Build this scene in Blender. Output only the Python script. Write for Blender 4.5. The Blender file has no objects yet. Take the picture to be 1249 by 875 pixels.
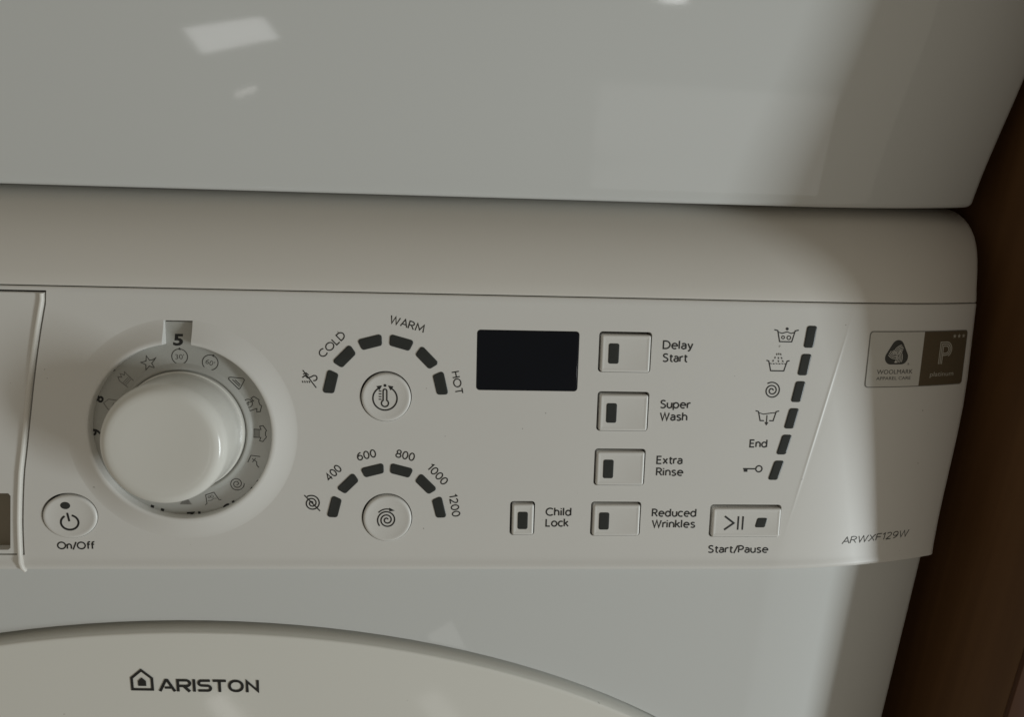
import bpy, bmesh, math, random
from math import sin, cos, pi, radians, sqrt, atan2, hypot
from mathutils import Vector, Matrix
random.seed(4)
scene = bpy.context.scene
C = scene.collection

# ------------------------------------------------------------------ camera
cam = bpy.data.cameras.new('camera')
cam.sensor_width = 36.0
cam.lens = 36.0 * 930 / 1249
cam.clip_start = 0.01
cam.clip_end = 50
camo = bpy.data.objects.new('camera', cam); C.objects.link(camo)
Rm = Matrix(((0.99804275, -0.0165813, -0.06029693),
             (-0.05158561, 0.32674313, -0.94370433),
             (0.03534945, 0.94496772, 0.32524825)))
camo.matrix_world = Matrix.Translation((0.106167, -0.251794, 0.875714)) @ Rm.to_4x4()
scene.camera = camo

# ------------------------------------------------------------------ light
world = bpy.data.worlds.new('World'); scene.world = world
world.use_nodes = True
bg = world.node_tree.nodes['Background']
bg.inputs[0].default_value = (1.0, 0.91, 0.745, 1)
bg.inputs[1].default_value = 0.212
def area(name, loc, target, sx, sy, power, col, roll=0.0):
    l = bpy.data.lights.new(name, 'AREA'); l.shape = 'RECTANGLE'
    l.size = sx; l.size_y = sy; l.energy = power; l.color = col
    o = bpy.data.objects.new(name, l); C.objects.link(o)
    o.location = loc
    o.rotation_euler = ((Vector(target) - Vector(loc)).to_track_quat('-Z', 'Y').to_matrix() @ Matrix.Rotation(radians(roll), 3, 'Z')).to_euler()
    return o
TG = (0.12, 0.0, 0.77)
area('window_light', (1.46, -0.735, 0.47), TG, 0.18, 0.66, 12.0, (0.90, 0.975, 1.0))
area('small_window_light', (-0.382, -1.38, 0.558), (0.0277, 0.0243, 0.8922), 0.165, 0.085, 0.13, (1.0, 1.0, 1.0), 17)
area('low_lamp_light', (-0.365, -1.342, 0.407), (0.0301, 0.0271, 0.8745), 0.045, 0.010, 0.0035, (1.0, 0.98, 0.93), 14)
area('high_lamp_light', (0.525, -1.429, 0.772), (0.173, 0.0223, 0.9077), 0.05, 0.03, 0.03, (1.0, 1.0, 1.0))
area('pale_wall_light', (0.655, -1.312, 0.405), (0.1963, 0.0286, 0.8651), 0.56, 0.11, 0.085, (1.0, 0.99, 0.96), 4)
area('door_streak_light', (-0.228, -0.718, 0.022), (0.0171, -0.006, 0.65), 0.030, 0.12, 0.016, (1.0, 0.99, 0.96), 22)  # lamp added low, out of view, to put a reflected streak on the door
area('wide_door_streak_light', (0.10, -0.76, 0.004), (0.10, -0.006, 0.645), 0.045, 0.12, 0.011, (1.0, 0.99, 0.96), 30)  # second added lamp, for the wider and fainter streak on the door
scene.view_settings.view_transform = 'Standard'
scene.view_settings.look = 'None'
scene.view_settings.exposure = 0.06
scene.view_settings.gamma = 1.0
scene.render.engine = 'CYCLES'

# ------------------------------------------------------------------ materials
def mat(name, col, rough=0.4, var=0.03, vscale=40.0, bump=0.0, bscale=900.0, coat=0.0, spec=0.5, speck=0.0, smear=0.0):
    m = bpy.data.materials.new(name); m.use_nodes = True
    nt = m.node_tree; b = nt.nodes['Principled BSDF']
    b.inputs['Roughness'].default_value = rough
    b.inputs['Specular IOR Level'].default_value = spec
    b.inputs['Coat Weight'].default_value = coat
    b.inputs['Coat Roughness'].default_value = 0.06
    tc = nt.nodes.new('ShaderNodeTexCoord')
    n = nt.nodes.new('ShaderNodeTexNoise'); n.inputs['Scale'].default_value = vscale; n.inputs['Detail'].default_value = 4
    nt.links.new(tc.outputs['Object'], n.inputs['Vector'])
    mx = nt.nodes.new('ShaderNodeMix'); mx.data_type = 'RGBA'
    mx.inputs[6].default_value = (*[c * (1 - var) for c in col], 1)
    mx.inputs[7].default_value = (*[min(1, c * (1 + var)) for c in col], 1)
    nt.links.new(n.outputs['Fac'], mx.inputs[0])
    out = mx.outputs[2]
    if speck:
        v = nt.nodes.new('ShaderNodeTexNoise'); v.inputs['Scale'].default_value = 420; v.inputs['Detail'].default_value = 1
        nt.links.new(tc.outputs['Object'], v.inputs['Vector'])
        r = nt.nodes.new('ShaderNodeMapRange'); r.inputs[1].default_value = 0.805; r.inputs[2].default_value = 0.83
        r.inputs[4].default_value = speck
        nt.links.new(v.outputs['Fac'], r.inputs[0])
        m2 = nt.nodes.new('ShaderNodeMix'); m2.data_type = 'RGBA'
        nt.links.new(r.outputs[0], m2.inputs[0]); nt.links.new(out, m2.inputs[6])
        m2.inputs[7].default_value = (0.12, 0.10, 0.08, 1); out = m2.outputs[2]
    nt.links.new(out, b.inputs['Base Color'])
    if smear:
        s = nt.nodes.new('ShaderNodeTexNoise'); s.inputs['Scale'].default_value = 14; s.inputs['Detail'].default_value = 6
        nt.links.new(tc.outputs['Object'], s.inputs['Vector'])
        r = nt.nodes.new('ShaderNodeMapRange'); r.inputs[1].default_value = 0.35; r.inputs[2].default_value = 0.7
        r.inputs[3].default_value = rough; r.inputs[4].default_value = rough + smear
        nt.links.new(s.outputs['Fac'], r.inputs[0]); nt.links.new(r.outputs[0], b.inputs['Roughness'])
    if bump:
        n2 = nt.nodes.new('ShaderNodeTexNoise'); n2.inputs['Scale'].default_value = bscale; n2.inputs['Detail'].default_value = 2
        nt.links.new(tc.outputs['Object'], n2.inputs['Vector'])
        bp = nt.nodes.new('ShaderNodeBump'); bp.inputs['Strength'].default_value = 1.0; bp.inputs['Distance'].default_value = bump
        nt.links.new(n2.outputs['Fac'], bp.inputs['Height']); nt.links.new(bp.outputs[0], b.inputs['Normal'])
    return m
M_ENAMEL = mat('white_enamel', (0.655, 0.668, 0.655), 0.03, 0.02, 6, 0.8e-6, 110, coat=0.0, smear=0.045)
M_PANEL = mat('white_panel_plastic', (0.745, 0.735, 0.705), 0.34, 0.02, 18, 2.5e-6, 2200, speck=0.5, smear=0.12)
M_TRIM = mat('warm_white_plastic', (0.735, 0.71, 0.66), 0.36, 0.02, 18, 2.5e-6, 2200, smear=0.1)
M_BUTTON = mat('button_plastic', (0.745, 0.735, 0.705), 0.33, 0.02, 60, 2.0e-6, 2500)
M_DOOR = mat('cream_door_plastic', (0.785, 0.778, 0.725), 0.09, 0.02, 9, 1.5e-6, 300, coat=0.3, speck=0.3)
M_KNOB = mat('knob_plastic', (0.745, 0.738, 0.69), 0.20, 0.02, 30, 2.0e-6, 1800)
M_DISC = mat('grey_dial_plastic', (0.45, 0.45, 0.42), 0.20, 0.03, 60, 1.5e-6, 1800)
M_LED = mat('smoked_indicator_plastic', (0.030, 0.034, 0.032), 0.30, 0.15, 120, spec=0.45)
M_GLASS = mat('black_display_glass', (0.0035, 0.0052, 0.0095), 0.06, 0.1, 60, spec=0.25)
M_INK = mat('black_ink', (0.014, 0.014, 0.013), 0.55, 0.15, 300)
M_INKG = mat('grey_ink', (0.055, 0.055, 0.05), 0.55, 0.25, 500)
M_FAINT = mat('faded_grey_ink', (0.20, 0.195, 0.18), 0.55, 0.3, 500)
M_CAVITY = mat('dark_gap_plastic', (0.03, 0.028, 0.025), 0.6)
M_SILVER = mat('silver_foil', (0.64, 0.63, 0.59), 0.38, 0.04, 90)
M_BROWNF = mat('brown_foil', (0.125, 0.098, 0.062), 0.36, 0.06, 90)
M_FOILINK = mat('silver_ink', (0.50, 0.48, 0.42), 0.4, 0.08, 200)
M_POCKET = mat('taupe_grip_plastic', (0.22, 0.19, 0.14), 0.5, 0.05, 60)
def wood(name, c1, c2, rough):
    m = bpy.data.materials.new(name); m.use_nodes = True
    nt = m.node_tree; b = nt.nodes['Principled BSDF']; b.inputs['Roughness'].default_value = rough; b.inputs['Specular IOR Level'].default_value = 0.18
    tc = nt.nodes.new('ShaderNodeTexCoord'); mp = nt.nodes.new('ShaderNodeMapping')
    mp.inputs['Scale'].default_value = (60, 60, 2.5)
    nt.links.new(tc.outputs['Object'], mp.inputs[0])
    n = nt.nodes.new('ShaderNodeTexNoise'); n.inputs['Scale'].default_value = 1.4; n.inputs['Detail'].default_value = 7; n.inputs['Distortion'].default_value = 0.6
    nt.links.new(mp.outputs[0], n.inputs['Vector'])
    r = nt.nodes.new('ShaderNodeValToRGB'); r.color_ramp.elements[0].position = 0.3; r.color_ramp.elements[1].position = 0.72
    r.color_ramp.elements[0].color = (*c1, 1); r.color_ramp.elements[1].color = (*c2, 1)
    nt.links.new(n.outputs['Fac'], r.inputs[0]); nt.links.new(r.outputs[0], b.inputs['Base Color'])
    bp = nt.nodes.new('ShaderNodeBump'); bp.inputs['Distance'].default_value = 6e-5
    nt.links.new(n.outputs['Fac'], bp.inputs['Height']); nt.links.new(bp.outputs[0], b.inputs['Normal'])
    return m
M_WOOD = wood('brown_wood', (0.095, 0.046, 0.019), (0.135, 0.068, 0.028), 0.5)
M_WOODEDGE = wood('dark_wood_edge', (0.045, 0.016, 0.006), (0.07, 0.028, 0.011), 0.5)
M_WOODF = wood('tan_wood', (0.13, 0.085, 0.042), (0.18, 0.12, 0.065), 0.5)

# ------------------------------------------------------------------ helpers
def smooth(me, ang=32):
    me.polygons.foreach_set('use_smooth', [True] * len(me.polygons))
    me.set_sharp_from_angle(angle=radians(ang))
def link(name, verts, faces, m, parent=None, ang=32, scale=1e-3):
    me = bpy.data.meshes.new(name)
    me.from_pydata([tuple(v) for v in verts], [], faces); me.update()
    bm = bmesh.new(); bm.from_mesh(me); bmesh.ops.recalc_face_normals(bm, faces=bm.faces); bm.to_mesh(me); bm.free()
    smooth(me, ang)
    o = bpy.data.objects.new(name, me); C.objects.link(o)
    me.materials.append(m)
    if parent: o.parent = parent
    return o
def root(name, label, cat, loc=(0, 0, 0)):
    o = bpy.data.objects.new(name, None); C.objects.link(o); o.location = loc
    o.empty_display_size = 0.05
    o['label'] = label; o['category'] = cat
    return o
TAU = radians(10)
O = Vector((0, -0.004, 0.706))
EU = Vector((1, 0, 0)); EV = Vector((0, sin(TAU), cos(TAU))); EN = Vector((0, -cos(TAU), sin(TAU)))
def PW(u, v, w=0.0):                    # panel millimetres -> metres in the world
    return O + (EU * u + EV * v + EN * w) * 1e-3
def sstep(a, b, x):
    t = max(0, min(1, (x - a) / (b - a))); return t * t * (3 - 2 * t)
def crease(v): return 227.2 + 0.2165 * max(-5, min(110, v))
def uend(v): return 301.0 + 6.2 * sstep(-5, 75, v)
DROP = 13.0
def planw(u, uc, ue, drop=DROP):        # how far the front falls back towards the corner
    a = abs(u); L = ue - 3.5 - uc; t = a - uc
    g = 0 if t < -2 else ((t + 2) ** 2 / 8 if t < 2 else t)
    q = max(0, t)
    return -drop * (0.22 * g / L + 0.78 * (q / L) ** 2.15)
def lip(v):
    if v < 5: return 0.0
    return 0.0
def surf(u, v): return planw(u, crease(v), uend(v))
def columns(uc, ue, drop=DROP, back=60, flat=10):
    pts = []
    for i in range(flat): pts.append((uc - 5) * i / (flat - 1))
    for t in (-2, -1, -0.6, -0.3, 0, 0.3, 0.6, 1, 2, 4): pts.append(uc + t)
    ul = ue - 3.5
    for i in range(1, 13): pts.append(uc + 4 + (ul - uc - 4) * i / 12)
    prof = [(u, planw(u, uc, ue, drop)) for u in pts]
    L = ul - uc; sl = drop * (0.22 / L + 0.78 * 2.15 / L); a0 = math.atan(sl); R = 3.5 / (1 - sin(a0))
    u0, w0 = prof[-1]; cu = u0 - R * sin(a0); cw = w0 - R * cos(a0)
    for i in range(1, 7):
        a = a0 + (pi / 2 - a0) * i / 6
        prof.append((cu + R * sin(a), cw + R * cos(a)))
    prof.append((prof[-1][0], -back))
    left = [(-u, w) for u, w in reversed(prof[1:])]
    return left + prof
def gridsolid(rows):                    # rows of equally many points -> closed shell
    n = len(rows[0]); verts = [p for r in rows for p in r]; f = []
    for j in range(len(rows) - 1):
        for i in range(n - 1):
            f.append((j * n + i, j * n + i + 1, (j + 1) * n + i + 1, (j + 1) * n + i))
    f.append(tuple(range(n))); f.append(tuple(range((len(rows) - 1) * n, len(rows) * n)))
    f.append(tuple([j * n for j in range(len(rows))] + []))
    f.append(tuple([j * n + n - 1 for j in range(len(rows))]))
    # back: ends of every row are joined straight across
    f.pop(); f.pop()
    for j in range(len(rows) - 1):
        f.append((j * n, (j + 1) * n, (j + 1) * n + n - 1, j * n + n - 1))
    return verts, f
def cut(o, cutters):
    vs, fs = [], []
    for v, f in cutters:
        k = len(vs); vs += v; fs += [tuple(a + k for a in q) for q in f]
    c = link('cutter', vs, fs, M_CAVITY)
    c.data.materials.clear(); c.data.materials.append(o.data.materials[0])
    md = o.modifiers.new('b', 'BOOLEAN'); md.operation = 'DIFFERENCE'; md.object = c; md.solver = 'EXACT'
    dg = bpy.context.evaluated_depsgraph_get()
    me = bpy.data.meshes.new_from_object(o.evaluated_get(dg))
    o.modifiers.clear(); old = o.data; nm = old.name; o.data = me; bpy.data.meshes.remove(old); me.name = nm
    cm = c.data; bpy.data.objects.remove(c); bpy.data.meshes.remove(cm)
    smooth(me)
def rrect(cx, cy, w, h, r, inset=0.0, shear=0.0, rot=0.0, n=5):
    w2, h2 = w / 2 - inset, h / 2 - inset; r = max(0.05, min(r - inset, w2, h2)); out = []
    for sx, sy, a in ((1, 1, 0), (-1, 1, pi / 2), (-1, -1, pi), (1, -1, 1.5 * pi)):
        for i in range(n + 1):
            t = a + pi / 2 * i / n
            out.append((sx * (w2 - r) + r * cos(t), sy * (h2 - r) + r * sin(t)))
    res = []
    for x, y in out:
        x += shear * y
        res.append((cx + x * cos(rot) - y * sin(rot), cy + x * sin(rot) + y * cos(rot)))
    return res
def circ(cx, cy, rx, ry=None, n=64, inset=0.0):
    ry = ry or rx
    return [(cx + (rx - inset) * cos(2 * pi * i / n), cy + (ry - inset) * sin(2 * pi * i / n)) for i in range(n)]
def loft(rings, fn=PW, cap0=True, cap1=True):
    """rings: list of (outline, w) ; all outlines equally long"""
    n = len(rings[0][0]); vs = [fn(x, y, (w(x, y) if callable(w) else w)) for o, w in rings for x, y in o]; f = []
    for j in range(len(rings) - 1):
        for i in range(n):
            k = (i + 1) % n
            f.append((j * n + i, j * n + k, (j + 1) * n + k, (j + 1) * n + i))
    if cap0: f.append(tuple(reversed(range(n))))
    if cap1: f.append(tuple(range((len(rings) - 1) * n, len(rings) * n)))
    return vs, f
def prism(outl, w0, w1): return loft([(outl, w0), (outl, w1)])
def lathe(cx, cy, prof, n=96, fn=PW):
    vs, f = [], []
    for r, w in prof:
        for i in range(n): vs.append(fn(cx + r * cos(2 * pi * i / n), cy + r * sin(2 * pi * i / n), w))
    for j in range(len(prof) - 1):
        for i in range(n):
            k = (i + 1) % n; f.append((j * n + i, j * n + k, (j + 1) * n + k, (j + 1) * n + i))
    if prof[-1][0] < 0.5: f.append(tuple(range((len(prof) - 1) * n, len(prof) * n)))
    return vs, f
def onpanel(w=0.07):
    return lambda x, y, dw=0.0: PW(x, y, surf(x, y) + w + dw)
def flat(w):
    return lambda x, y, dw=0.0: PW(x, y, w + dw)

# --- print: strokes and letters
def ribbon(pts, wd, closed=False):
    n = len(pts); L, R = [], []
    for i, (x, y) in enumerate(pts):
        if closed: a, b = pts[i - 1], pts[(i + 1) % n]
        else: a, b = pts[max(0, i - 1)], pts[min(n - 1, i + 1)]
        p = (x, y)
        d1 = (p[0] - a[0], p[1] - a[1]); d2 = (b[0] - p[0], b[1] - p[1])
        l1 = hypot(*d1) or 1; l2 = hypot(*d2) or 1
        if hypot(*d1) < 1e-9: d1, l1 = d2, l2
        if hypot(*d2) < 1e-9: d2, l2 = d1, l1
        n1 = (-d1[1] / l1, d1[0] / l1); n2 = (-d2[1] / l2, d2[0] / l2)
        m = (n1[0] + n2[0], n1[1] + n2[1]); ml = hypot(*m) or 1
        m = (m[0] / ml, m[1] / ml); k = max(0.45, m[0] * n1[0] + m[1] * n1[1])
        L.append((x + m[0] * wd / 2 / k, y + m[1] * wd / 2 / k)); R.append((x - m[0] * wd / 2 / k, y - m[1] * wd / 2 / k))
    vs = L + R; f = []
    for i in range(n if closed else n - 1):
        k = (i + 1) % n; f.append((i, n + i, n + k, k))
    return vs, f
def arc(cx, cy, r, a0, a1, n=20, ry=None):
    ry = ry or r
    return [(cx + r * cos(radians(a0 + (a1 - a0) * i / n)), cy + ry * sin(radians(a0 + (a1 - a0) * i / n))) for i in range(n + 1)]
def spiral(cx, cy, r0, r1, turns, a0=0, n=60):
    return [(cx + (r0 + (r1 - r0) * i / n) * cos(a0 + 2 * pi * turns * i / n), cy + (r0 + (r1 - r0) * i / n) * sin(a0 + 2 * pi * turns * i / n)) for i in range(n + 1)]
def art(name, items, m, parent, fn, at=(0, 0), scale=1.0, rot=0.0):
    """items: ('l', pts, width[, closed]) strokes or ('f', pts) filled shapes, millimetres about `at`"""
    vs, fs = [], []
    c, s = cos(rot), sin(rot)
    for q, it in enumerate(items):
        if it[0] == 'l': v2, f2 = ribbon(it[1], it[2], len(it) > 3 and it[3])
        else: v2, f2 = it[1], [tuple(range(len(it[1])))]
        k = len(vs)
        for x, y in v2:
            x, y = x * scale, y * scale
            vs.append(fn(at[0] + x * c - y * s, at[1] + x * s + y * c, 0.006 * q))
        fs += [tuple(a + k for a in p) for p in f2]
    return link(name, vs, fs, m, parent)
def text(string, x, y, cap, m, parent, fn, width=None, align='L', rot=0.0, thin=0.0, slant=0.0, name='lettering', space=1.0):
    cu = bpy.data.curves.new('t', 'FONT'); cu.body = string; cu.size = 1.0; cu.offset = thin; cu.resolution_u = 3
    cu.space_character = space
    o = bpy.data.objects.new('t', cu); C.objects.link(o)
    dg = bpy.context.evaluated_depsgraph_get()
    me = bpy.data.meshes.new_from_object(o.evaluated_get(dg))
    P = [(v.co.x, v.co.y) for v in me.vertices]; F = [tuple(p.vertices) for p in me.polygons]
    bpy.data.objects.remove(o); bpy.data.curves.remove(cu); bpy.data.meshes.remove(me)
    x0 = min(p[0] for p in P); x1 = max(p[0] for p in P)
    sy = cap / 0.729
    sx = sy if width is None else width / (x1 - x0)
    wid = (x1 - x0) * sx
    off = {'L': 0, 'C': -wid / 2, 'R': -wid}[align]
    vs = []
    for a, b in P:
        b2 = b * sy; a2 = (a - x0) * sx + off + slant * b2
        if align == 'C': b2 -= cap / 2
        vs.append(fn(x + a2 * cos(rot) - b2 * sin(rot), y + a2 * sin(rot) + b2 * cos(rot), 0))
    return link(name, vs, F, m, parent)

# --- a plain humanist sans drawn in strokes (cap height 1)
def EA(cx, cy, rx, ry, a0, a1, n=14): return arc(cx, cy, rx, a0, a1, n, ry)
def cat(P, k=5):
    out = []
    for i in range(len(P) - 1):
        p0, p1, p2, p3 = P[max(0, i - 1)], P[i], P[i + 1], P[min(len(P) - 1, i + 2)]
        for j in range(k):
            t = j / k
            out.append(tuple(0.5 * (2 * p1[d] + (p2[d] - p0[d]) * t + (2 * p0[d] - 5 * p1[d] + 4 * p2[d] - p3[d]) * t * t + (3 * p1[d] - p0[d] - 3 * p2[d] + p3[d]) * t ** 3) for d in (0, 1)))
    return out + [P[-1]]
def _S(w, h): return cat([(x / 0.55 * w, y * h) for x, y in ((0.49, 0.90), (0.38, 0.985), (0.27, 1.0), (0.12, 0.95), (0.05, 0.80), (0.09, 0.66), (0.22, 0.56), (0.36, 0.48), (0.48, 0.38), (0.52, 0.24), (0.45, 0.08), (0.30, 0.0), (0.15, 0.01), (0.02, 0.09))])
def ring(cx, cy, rx, ry): return ('c', EA(cx, cy, rx, ry, 90, 90 - 345, 23))
G = {
 'D': ([('c', [(0, 0), (0, 1), (0.22, 1)] + EA(0.22, 0.5, 0.46, 0.5, 80, -80) + [(0.22, 0)])], 0.68),
 'E': ([('o', [(0.46, 1), (0, 1), (0, 0), (0.48, 0)]), ('o', [(0, 0.52), (0.42, 0.52)])], 0.48),
 'S': ([('o', _S(0.55, 1))], 0.53), 's': ([('o', _S(0.44, 0.71))], 0.42),
 'W': ([('o', [(0, 1), (0.24, 0), (0.47, 0.98), (0.70, 0), (0.94, 1)])], 0.94),
 'R': ([('o', [(0, 0), (0, 1), (0.22, 1)] + EA(0.22, 0.745, 0.28, 0.255, 85, -85) + [(0, 0.49)]), ('o', [(0.25, 0.49), (0.55, 0)])], 0.54),
 'P': ([('o', [(0, 0), (0, 1), (0.22, 1)] + EA(0.22, 0.72, 0.28, 0.28, 85, -85) + [(0, 0.44)])], 0.50),
 'C': ([('o', EA(0.44, 0.5, 0.44, 0.5, 48, 312, 24))], 0.74), 'O': ([ring(0.45, 0.5, 0.45, 0.5)], 0.9),
 'L': ([('o', [(0, 1), (0, 0), (0.45, 0)])], 0.45), 'A': ([('o', [(0, 0), (0.33, 1), (0.66, 0)]), ('o', [(0.13, 0.33), (0.53, 0.33)])], 0.66),
 'M': ([('o', [(0, 0), (0.07, 1), (0.41, 0.22), (0.75, 1), (0.82, 0)])], 0.82), 'H': ([('o', [(0, 0), (0, 1)]), ('o', [(0.6, 0), (0.6, 1)]), ('o', [(0, 0.52), (0.6, 0.52)])], 0.6),
 'T': ([('o', [(0, 1), (0.58, 1)]), ('o', [(0.29, 0.94), (0.29, 0)])], 0.58), 'X': ([('o', [(0, 0), (0.56, 1)]), ('o', [(0, 1), (0.56, 0)])], 0.56),
 'F': ([('o', [(0.46, 1), (0, 1), (0, 0)]), ('o', [(0, 0.52), (0.42, 0.52)])], 0.46),
 'a': ([('o', EA(0.23, 0.48, 0.21, 0.23, 150, 0) + [(0.44, 0)]), ('o', [(0.40, 0.42)] + EA(0.21, 0.205, 0.20, 0.205, 85, 275) + [(0.36, 0.06), (0.42, 0.16)])], 0.45),
 'c': ([('o', EA(0.30, 0.355, 0.30, 0.355, 52, 308, 18))], 0.48), 'd': ([ring(0.27, 0.355, 0.27, 0.355), ('o', [(0.54, 0), (0.54, 1.06)])], 0.54),
 'e': ([('o', [(0.04, 0.38), (0.55, 0.38)] + EA(0.29, 0.355, 0.28, 0.355, 10, 308, 20))], 0.56),
 'f': ([('o', EA(0.32, 0.82, 0.19, 0.24, 70, 180) + [(0.13, 0)]), ('o', [(0, 0.69), (0.34, 0.69)])], 0.34),
 'h': ([('o', [(0, 0), (0, 1.06)]), ('o', EA(0.23, 0.43, 0.23, 0.28, 165, 0) + [(0.46, 0)])], 0.46), 'n': ([('o', [(0, 0), (0, 0.71)]), ('o', EA(0.23, 0.43, 0.23, 0.28, 165, 0) + [(0.46, 0)])], 0.46),
 'i': ([('o', [(0, 0), (0, 0.71)]), ('o', [(0, 0.88), (0, 1.01)])], 0.0), 'k': ([('o', [(0, 0), (0, 1.06)]), ('o', [(0.42, 0.71), (0.05, 0.35)]), ('o', [(0.14, 0.43), (0.46, 0)])], 0.44),
 'l': ([('o', [(0, 0), (0, 1.06)])], 0.0), 'o': ([ring(0.30, 0.355, 0.30, 0.355)], 0.6), 'p': ([('o', [(0, 0.71), (0, -0.28)]), ring(0.28, 0.355, 0.27, 0.355)], 0.55),
 'r': ([('o', [(0, 0), (0, 0.71)]), ('o', EA(0.27, 0.42, 0.27, 0.28, 165, 78))], 0.31), 't': ([('o', [(0.13, 0.92), (0.13, 0.2)] + EA(0.28, 0.17, 0.15, 0.17, 185, 290)), ('o', [(0, 0.69), (0.33, 0.69)])], 0.33),
 'u': ([('o', [(0, 0.71)] + EA(0.23, 0.28, 0.23, 0.28, 180, 345)), ('o', [(0.46, 0.71), (0.46, 0)])], 0.46), 'x': ([('o', [(0, 0), (0.44, 0.71)]), ('o', [(0, 0.71), (0.44, 0)])], 0.44),
 'y': ([('o', [(0, 0.71), (0.25, 0.02)]), ('o', [(0.48, 0.71), (0.23, -0.1), (0.14, -0.24), (0.02, -0.27)])], 0.46),
 '/': ([('o', [(0, -0.12), (0.38, 1.04)])], 0.36), '0': ([ring(0.26, 0.5, 0.26, 0.5)], 0.52), '1': ([('o', [(0.0, 0.82), (0.2, 1), (0.2, 0)])], 0.26),
 '2': ([('o', cat([(0.02, 0.87), (0.12, 0.97), (0.27, 1.0), (0.41, 0.92), (0.46, 0.75), (0.40, 0.54), (0.22, 0.27), (0.02, 0.03)]) + [(0.02, 0), (0.5, 0)])], 0.5),
 '4': ([('o', [(0.40, 0), (0.40, 1), (0, 0.3), (0.54, 0.3)])], 0.54), '6': ([('o', cat([(0.44, 0.98), (0.28, 0.93), (0.12, 0.77), (0.02, 0.5), (0.02, 0.27)])), ring(0.27, 0.31, 0.25, 0.31)], 0.53),
 '8': ([ring(0.26, 0.755, 0.21, 0.245), ring(0.26, 0.26, 0.26, 0.26)], 0.52), '9': ([ring(0.26, 0.69, 0.25, 0.31), ('o', cat([(0.09, 0.02), (0.25, 0.07), (0.41, 0.23), (0.51, 0.5), (0.51, 0.73)]))], 0.53),
}
def stext(string, x, y, cap, m, parent, fn, width, align='L', rot=0.0, stroke=0.51, slant=0.0, gap=0.20, name='lettering'):
    st = stroke / cap; pos = 0; strokes = []
    for ch in string:
        gl, wd = G[ch]
        for kind, pts in gl: strokes.append((kind, [(pos + a, b) for a, b in pts]))
        pos += wd + gap + (0.06 if ch in 'ilLdh' else 0) - (0.05 if ch in 'rT/ftLA' else 0)
    xs = [p[0] for _, q in strokes for p in q]; x0, x1 = min(xs), max(xs)
    sx = (width - stroke) / (x1 - x0); sy = cap - stroke
    off = {'L': stroke / 2, 'C': -(width - stroke) / 2}[align]; oy = stroke / 2 - (cap / 2 if align == 'C' else 0)
    vs, fs = [], []
    for q, (kind, pts) in enumerate(strokes):
        p2 = [((a - x0) * sx + off + slant * b * sy, b * sy + oy) for a, b in pts]
        v2, f2 = ribbon(p2, stroke, kind == 'c'); k = len(vs)
        for a, b in v2: vs.append(fn(x + a * cos(rot) - b * sin(rot), y + a * sin(rot) + b * cos(rot), 0.006 * (q % 4)))
        fs += [tuple(a + k for a in f) for f in f2]
    return link(name, vs, fs, m, parent)

# ================================================================== CABINET (right)
cab = root('wood_cabinet', 'dark brown wooden cabinet standing right beside the stacked white appliances', 'cabinet', (0, 0, 0))
def box(name, x0, x1, y0, y1, z0, z1, m, parent, bev=0.001):
    me = bpy.data.meshes.new(name); bm = bmesh.new(); bmesh.ops.create_cube(bm, size=1)
    for v in bm.verts: v.co = Vector(((x0 + x1) / 2 + v.co.x * (x1 - x0), (y0 + y1) / 2 + v.co.y * (y1 - y0), (z0 + z1) / 2 + v.co.z * (z1 - z0)))
    bmesh.ops.bevel(bm, geom=bm.edges[:], offset=bev, segments=3, affect='EDGES', profile=0.5)
    bm.to_mesh(me); bm.free(); smooth(me, 40)
    o = bpy.data.objects.new(name, me); C.objects.link(o); me.materials.append(m); o.parent = parent
    return o
CX, CY = 0.3165, -0.030
box('side_panel', CX, CX + 0.018, CY + 0.0022, 0.56, 0.0, 1.75, M_WOOD, cab, 0.0006)
box('edge_band', CX - 0.0004, CX + 0.0184, CY, CY + 0.002, 0.0, 1.75, M_WOODEDGE, cab, 0.0006)
box('front_frame', CX + 0.0190, CX + 0.40, CY + 0.002, CY + 0.022, 0.0, 1.75, M_WOODF, cab, 0.001)
box('top_board', CX + 0.0190, CX + 0.40, CY + 0.0225, 0.56, 1.73, 1.7495, M_WOOD, cab, 0.001)

# ================================================================== DRYER (above)
dry = root('tumble_dryer', 'plain glossy white dryer front stacked above the washing machine controls', 'dryer', (0, 0, 0.840))
def YW(x, z, y): return Vector((x * 1e-3, y * 1e-3, z * 1e-3))
def bodyrows(prof, uc, ue, drop, back):
    rows = []
    for z, dy in prof:                   # dy: pulled back (mm)
        rows.append([YW(u, z, dy - w if -w < back else back) for u, w in columns(uc, ue - (dy if dy < 3 else 3) * 0.6, drop, back)])
    return rows
def DY(z): return 33 - 12 * sstep(-20, 90, z)
prof = []
for i in range(7):
    a = pi / 2 * i / 6; z = 2.2 * (1 - cos(a)); prof.append((z, DY(z) + 2.2 * (1 - sin(a))))
prof += [(z, DY(z)) for z in list(range(5, 96, 5)) + [140, 300, 600, 838]] + [(840, DY(840) + 2)]
rows = []
for z, y in prof:
    e = (y - DY(z)) * 0.6
    rows.append([YW(u, z, (y - w) if k not in (0, 1e9) else y - w) for k, (u, w) in enumerate(columns(236, 307.0 + 6.0 * sstep(-10, 75, z) - e, 12.0, 540))])
vs, fs = gridsolid(rows)
link('casing', vs, fs, M_ENAMEL, dry, 40)

# ================================================================== WASHER
wm = root('washing_machine', 'white front loading washing machine with dial, buttons and small black display', 'washing machine', (0, 0, 0))
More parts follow.
